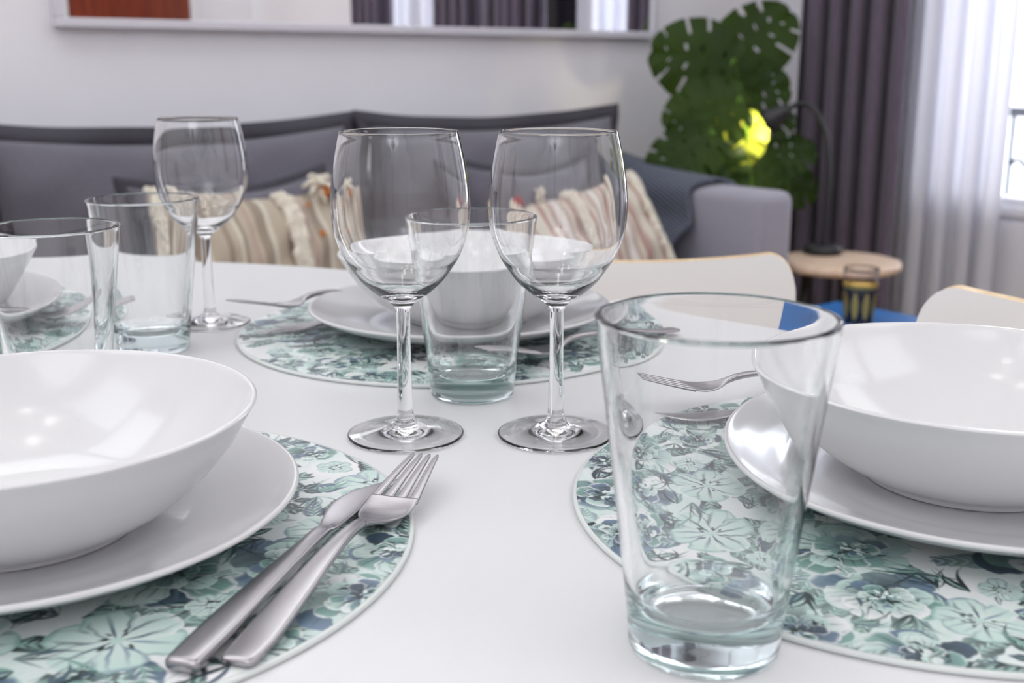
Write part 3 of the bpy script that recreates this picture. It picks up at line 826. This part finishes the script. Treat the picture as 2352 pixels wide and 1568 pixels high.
put_bowl(.235, .560, 'white deep bowl on the right-hand plate')
put_bowl(-.0365, .943, 'white deep bowl behind the two wine glasses')
put_bowl(-.510, .930, 'white deep bowl seen through the leftmost tumbler')

# ------------------------------------------------------------------ glasses
def make_wineglass():
    t = .0011
    out = [(.0041, .0762), (.0056, .0795), (.0095, .0828), (.0157, .0872), (.0238, .0946), (.0299, .1030), (.0335, .1090), (.0382, .1210), (.0398, .1350), (.0393, .1480), (.0374, .1620), (.0352, .1730), (.0337, .1792)]
    inn = [(.0327, .1792), (.0342, .1728), (.0364, .1618), (.0383, .1480), (.0388, .1350), (.0373, .1212), (.0326, .1093), (.0289, .1038), (.0225, .0957), (.0141, .0893), (.0065, .0864), (0, .0856)]
    bowl = smooth_prof(out+[(.0334, .1800)]+inn, 6)
    stem = smooth_prof([(.0059, .0105), (.0050, .0140), (.0046, .0200), (.0042, .040), (.0040, .060), (.0041, .0762)], 6)
    foot = smooth_prof([(0, .0022), (.012, .0020), (.027, .0008), (.0330, .0), (.0343, .0004), (.0347, .0013), (.0342, .0022), (.0315, .0026), (.022, .0040), (.0125, .0062), (.0078, .0084), (.0059, .0105)], 6)
    return bowl, stem, foot
WB, WS, WF = make_wineglass()
def wineglass(label):
    r = thing('wine_glass', label, 'wine glass', group='stemmed wine glasses')
    # lathe runs bottom -> rim -> inside, face winding set here so that the three open shells form one closed glass
    for nm, prof in (('glass_bowl', WB), ('glass_stem', WS), ('glass_foot', WF)):
        o = obj(nm, lathe(bmesh.new(), prof, 128), 'glass', r, True, False)
        flip = False
        if flip: o.data.flip_normals()
    return r
wg = wineglass('empty wine glass in the middle, left of the front pair, beyond the fork')
p = T(-.0637, .6525); wg.location = (p[0], p[1], TZ+.0003)
p = T(.0262, .6530); dup(wg, (p[0], p[1], TZ+.0003), 0, 'empty wine glass right of the front pair, behind the big tumbler')
p = T(-.2590, .957); wc = dup(wg, (p[0], p[1], TZ+.0003), 0, 'empty wine glass farthest back at the left, behind the tumblers'); wc.scale = (.965, .965, .965)

def make_tumbler(rt, rb, h, t=.0024):
    b = .0165
    po = [(0, .0016), (rb*.55, .0016), (rb*.84, .0008), (rb*.935, 0), (rb*.985, .0012), (rb, .0045)]
    wall = [(rb+(rt-rb)*f**1.08, .005+(h-.0065)*f) for f in (.12, .3, .5, .7, .88, 1.0)]
    inn = [(rb+(rt-rb)*f**1.08-t-.0016*(1-f), .005+(h-.0065)*f) for f in (1.0, .88, .7, .5, .3, .16)]
    rim = [(rt+.0001, h-.0010), (rt-.0006, h-.0002), (rt-t*.5, h), (rt-t+.0006, h-.0002), (rt-t-.0001, h-.0010)]
    fl = [(rb-.0042, b+.0035), (rb-.0075, b+.0006), (rb*.60, b-.0010), (rb*.3, b-.0016), (0, b-.0018)]
    return lathe(bmesh.new(), smooth_prof(po+wall+rim+inn[1:]+fl, 5), 128)
tb = obj('tumbler', make_tumbler(.0437, .0290, .1240), 'glass_blue', None, True, False)
def put_tumbler(x, y, label, sc_=(1, 1, 1), first=[True]):
    o = tb if first[0] else link(tb.copy()); first[0] = False
    p = T(x, y); o.location = (p[0], p[1], TZ+.0003); o.scale = sc_; tag(o, label, 'glass', 'clear water tumblers')
put_tumbler(.0735, .3990, 'large clear tumbler standing in the right foreground', (1, 1, 1.038))
put_tumbler(-.0267, .7420, 'clear tumbler standing behind the two front wine glasses', (.975, .975, .975))
put_tumbler(-.2800, .8660, 'clear tumbler at the left, right one of two, before the far wine glass', (.95, .95, .95))
put_tumbler(-.2835, .6920, 'clear tumbler at the left edge, behind the near left bowl', (.97, .97, .97))

# ------------------------------------------------------------------ cutlery (local: handle end at 0, tip along +X)
def ribbon(bm, st, seg=16, cap=True):
    """st: (x, y centre, half width, z centre, thickness, dish)"""
    rows = []
    for (x, yc, hw, zc, tk, dish) in st:
        row = []
        for k in range(seg):
            a = 2*math.pi*k/seg; c, s = math.cos(a), math.sin(a)
            u = math.copysign(abs(c)**.45, c); v = math.copysign(abs(s)**.7, s)
            row.append((x, yc+hw*u, zc+tk/2*v+dish*u*u))
        rows.append(row)
    V = grid_mesh(bm, rows, True)
    if cap:
        bm.faces.new(V[0][::-1]); bm.faces.new(V[-1])
    return bm
def interp(st, n=6):
    out = []
    for i in range(len(st)-1):
        p0, p1, p2, p3 = st[max(i-1, 0)], st[i], st[i+1], st[min(i+2, len(st)-1)]
        for k in range(n):
            t = k/n
            out.append(tuple(.5*((2*b)+(-a+c)*t+(2*a-5*b+4*c-d_)*t*t+(-a+3*b-3*c+d_)*t**3) for a, b, c, d_ in zip(p0, p1, p2, p3)))
    out.append(st[-1]); return out
def make_fork(label):
    r = thing('fork', label, 'fork', group='steel table forks')
    hz = [(0, 0, .0052, .0019, .0024, 0), (.0012, 0, .0066, .0020, .0032, 0), (.005, 0, .0074, .0021, .0036, 0), (.022, 0, .0078, .0030, .0036, 0), (.05, 0, .0066, .0062, .0036, 0), (.08, 0, .0046, .0094, .0036, 0), (.103, 0, .0033, .0104, .0040, 0), (.117, 0, .0029, .0092, .0044, 0)]
    obj('handle', ribbon(bmesh.new(), interp(hz, 5)), 'steel', r)
    bm = bmesh.new()
    hd = [(.1165, 0, .0029, .0093, .0043, 0), (.124, 0, .0036, .0072, .0038, 0), (.131, 0, .0072, .0046, .0028, .0006), (.138, 0, .0106, .0030, .0022, .0014), (.146, 0, .0124, .0028, .0020, .0014), (.1535, 0, .0127, .0040, .0019, .0010), (.1590, 0, .0127, .0055, .0019, .0006)]
    ribbon(bm, interp(hd, 5), 24)
    hd_ = obj('fork_head', bm, 'steel', r)
    for k in range(4):
        y0 = (-1.5+k)*.00672; y1 = (-1.5+k)*.0046
        st = [(.1570, y0, .00265, .0049, .0019, 0), (.1600, y0, .0026, .0057, .0019, 0), (.172, y0*.90, .0022, .0080, .0018, 0), (.186, y0*.78, .0019, .0105, .0017, 0), (.198, y1, .0015, .0123, .0015, 0), (.2030, y1*.97, .0011, .0129, .0012, 0), (.2045, y1*.97, .0005, .0131, .0008, 0)]
        obj('tine', ribbon(bmesh.new(), interp(st, 4), 10), 'steel', hd_)
    return r
def make_knife(label):
    r = thing('knife', label, 'knife', group='steel table knives')
    h = [(0, 0, .0050, .0032, .0034, 0), (.001, 0, .0064, .0032, .0050, 0), (.004, 0, .0071, .0033, .0060, 0), (.03, 0, .0074, .0036, .0064, 0), (.07, 0, .0062, .0038, .0062, 0), (.105, 0, .0048, .0040, .0056, 0), (.122, 0, .0043, .0040, .0050, 0), (.1265, 0, .0041, .0038, .0040, 0)]
    obj('handle', ribbon(bmesh.new(), interp(h, 5)), 'steel', r)
    b = [(.1260, 0, .0041, .0038, .0040, 0), (.131, 0, .0047, .0034, .0026, 0), (.140, .0010, .0061, .0032, .0019, 0), (.152, .0020, .0077, .0031, .0016, 0), (.164, .0027, .0080, .0030, .0014, 0), (.176, .0015, .0069, .0029, .0012, 0), (.188, -.0023, .0043, .0028, .0010, 0), (.197, -.0062, .0015, .0027, .0008, 0), (.2005, -.0080, .0003, .0027, .0006, 0)]
    bl = ribbon(bmesh.new(), interp(b, 5), 20)
    obj('blade', bl, 'blade', r)
    return r
def put_cut(o, x, y, ang, z=0, pitch=0):
    p = T(x, y); o.location = (p[0], p[1], MZ+z); o.rotation_euler = (0, R(-pitch), R(ang)-PHI)
def along(hx, hy, ang, back):
    return hx-math.cos(R(ang))*back, hy-math.sin(R(ang))*back
fk = make_fork('steel fork in the foreground right of the near left plate'); put_cut(fk, -.1006, .3755, 74.4)
kn = make_knife('steel knife in the foreground between the near left plate and the fork'); put_cut(kn, -.1190, .3705, 75.3)
f2 = dup(fk, (0, 0, 0), 0, 'steel fork at the left side of the far plate'); put_cut(f2, *along(-.191, .937, 236, .146), 236, .0035, 4)
k2 = dup(kn, (0, 0, 0), 0, 'steel knife half under the left side of the far plate'); put_cut(k2, *along(-.200, .899, 222, .195), 222)
f3 = dup(fk, (0, 0, 0), 0, 'steel fork at the near right of the far plate, behind a wine stem'); put_cut(f3, *along(.0215, .814, 222, .146), 222, .0, 2)
f4 = dup(fk, (0, 0, 0), 0, 'steel fork seen through the big foreground tumbler'); put_cut(f4, *along(.117, .694, 200, .146), 200, .004, 2)
k4 = dup(kn, (0, 0, 0), 0, 'steel knife seen through the big foreground tumbler'); put_cut(k4, *along(.082, .658, 188, .195), 188)
f5 = dup(fk, (0, 0, 0), 0, 'steel fork seen through the leftmost tumbler'); put_cut(f5, *along(-.376, .925, 25, .146), 25, .0, 2)

# ------------------------------------------------------------------ pendant lamp, added fill lights and daylight
pc = T(-.25, .45)
pd = thing('pendant_lamp', 'pendant lamp with round glowing bulbs above the dining table', 'lamp', (pc[0], pc[1], 0))
obj('ceiling_rose', lathe(bmesh.new(), [(0, H), (.06, H-.001), (.06, H-.02), (.01, H-.03), (0, H-.03)], 32), 'black', pd)
obj('cord', tube(bmesh.new(), [(0, 0, H-.02), (0, 0, 2.05)], .004, 8), 'black', pd)
obj('uplight_bowl', lathe(bmesh.new(), [(0, 2.06), (.05, 2.065), (.15, 2.14), (.155, 2.15), (.147, 2.148), (.05, 2.078), (.0, 2.072)], 40), 'white_plastic', pd)  # bowl added to go with the ceiling bounce fill
for k in range(5):
    a = 2*math.pi*k/5+.4
    obj('arm', tube(bmesh.new(), [(0, 0, 2.05), (.18*math.cos(a), .18*math.sin(a), 2.03)], .006, 8), 'black', pd)
    bm = bmesh.new(); bmesh.ops.create_uvsphere(bm, u_segments=24, v_segments=16, radius=.045)
    o = obj('bulb', bm, 'bulb', pd); o.location = (.215*math.cos(a), .215*math.sin(a), 2.02)
panels = [(-.75, -.75), (.4, -.75), (1.55, -.75), (2.7, -1.55), (-1.15, -1.85), (2.6, -2.75), (1.1, -3.76), (-1.1, -3.3), (2.3, -3.76)]  # unseen panels added as soft fill, spread to even out the light
for i, (x, y) in enumerate(panels):
    c = thing('ceiling_light', 'flat square ceiling light, out of view', 'ceiling light', (x, y, H), 0, 'flat ceiling lights')
    bm = bmesh.new(); box(bm, -.52, .52, -.52, -.50, -.03, 0); box(bm, -.52, .52, .50, .52, -.03, 0); box(bm, -.52, -.50, -.50, .50, -.03, 0); box(bm, .50, .52, -.50, .50, -.03, 0)
    obj('frame', bm, 'white_plastic', c, False)
    obj('diffuser', box(bmesh.new(), -.50, .50, -.50, .50, -.022, -.012), 'led', c, False)

def area(name, loc, rot, sx, sy, power, col):
    l = bpy.data.lights.new(name, 'AREA'); l.shape = 'RECTANGLE'; l.size = sx; l.size_y = sy; l.energy = power; l.color = col
    o = bpy.data.objects.new(name, l); o.location = loc; o.rotation_euler = rot; link(o); return o
def disc(name, loc, rad, power, parent=None):
    l = bpy.data.lights.new(name, 'AREA'); l.shape = 'DISK'; l.size = rad*2; l.energy = power; l.color = (.97, .98, 1)
    o = bpy.data.objects.new(name, l); o.location = loc; o.rotation_euler = (math.pi, 0, 0); link(o); return o
disc('pendant_uplight', (pc[0], pc[1], 2.16), .14, .5)     # added fill, bounced off the ceiling above the pendant
ft = thing('floor_uplighter', 'black floor uplighter lamp out of view behind the table', 'lamp', (-1.3, -3.9, 0))
obj('lamp_base', lathe(bmesh.new(), [(0, 0), (.14, 0), (.14, .015), (.02, .03), (0, .03)], 40), 'black', ft)
obj('pole', tube(bmesh.new(), [(0, 0, .02), (0, 0, 1.8)], .012, 12), 'black', ft)
obj('lamp_bowl', lathe(bmesh.new(), [(0, 1.79), (.05, 1.8), (.16, 1.88), (.165, 1.89), (.155, 1.888), (.05, 1.812), (0, 1.805)], 40), 'black', ft)
disc('floor_uplight', (-1.3, -3.9, 1.9), .13, 14)  # added lamp behind the camera, lights the room off the ceiling
for a, b in WIN:                                          # daylight at the two windows
    area('daylight', (XR+.56, (a+b)/2, 1.45), (0, R(90), 0), 1.9, abs(a-b), 26*abs(a-b)/.84, (.93, .95, 1))
w = bpy.data.worlds.new('sky'); bpy.context.scene.world = w; w.use_nodes = True
w.node_tree.nodes['Background'].inputs[0].default_value = (.82, .88, 1, 1); w.node_tree.nodes['Background'].inputs[1].default_value = 2.4

# ------------------------------------------------------------------ camera
cam = bpy.data.cameras.new('camera'); co = bpy.data.objects.new('camera', cam); link(co)
cam.sensor_width = 36; cam.lens = 36*2620/2352; cam.clip_start = .02
co.location = (0, CAMY, TZ+.216); co.rotation_euler = (R(90-13.6), 0, -PHI)
cam.dof.use_dof = True; cam.dof.focus_distance = .60; cam.dof.aperture_fstop = 10
sc = bpy.context.scene; sc.camera = co
sc.view_settings.view_transform = 'Standard'; sc.view_settings.look = 'None'; sc.view_settings.gamma = 1; sc.view_settings.use_curve_mapping = False
sc.view_settings.exposure = 0.17
sc.cycles.use_denoising = True
sc.cycles.use_adaptive_sampling = True; sc.cycles.adaptive_threshold = .045
sc.cycles.max_bounces = 14; sc.cycles.transmission_bounces = 14; sc.cycles.transparent_max_bounces = 16; sc.cycles.diffuse_bounces = 5; sc.cycles.glossy_bounces = 6
sc.cycles.sample_clamp_indirect = 8
sc.cycles.caustics_refractive = True; sc.cycles.caustics_reflective = True
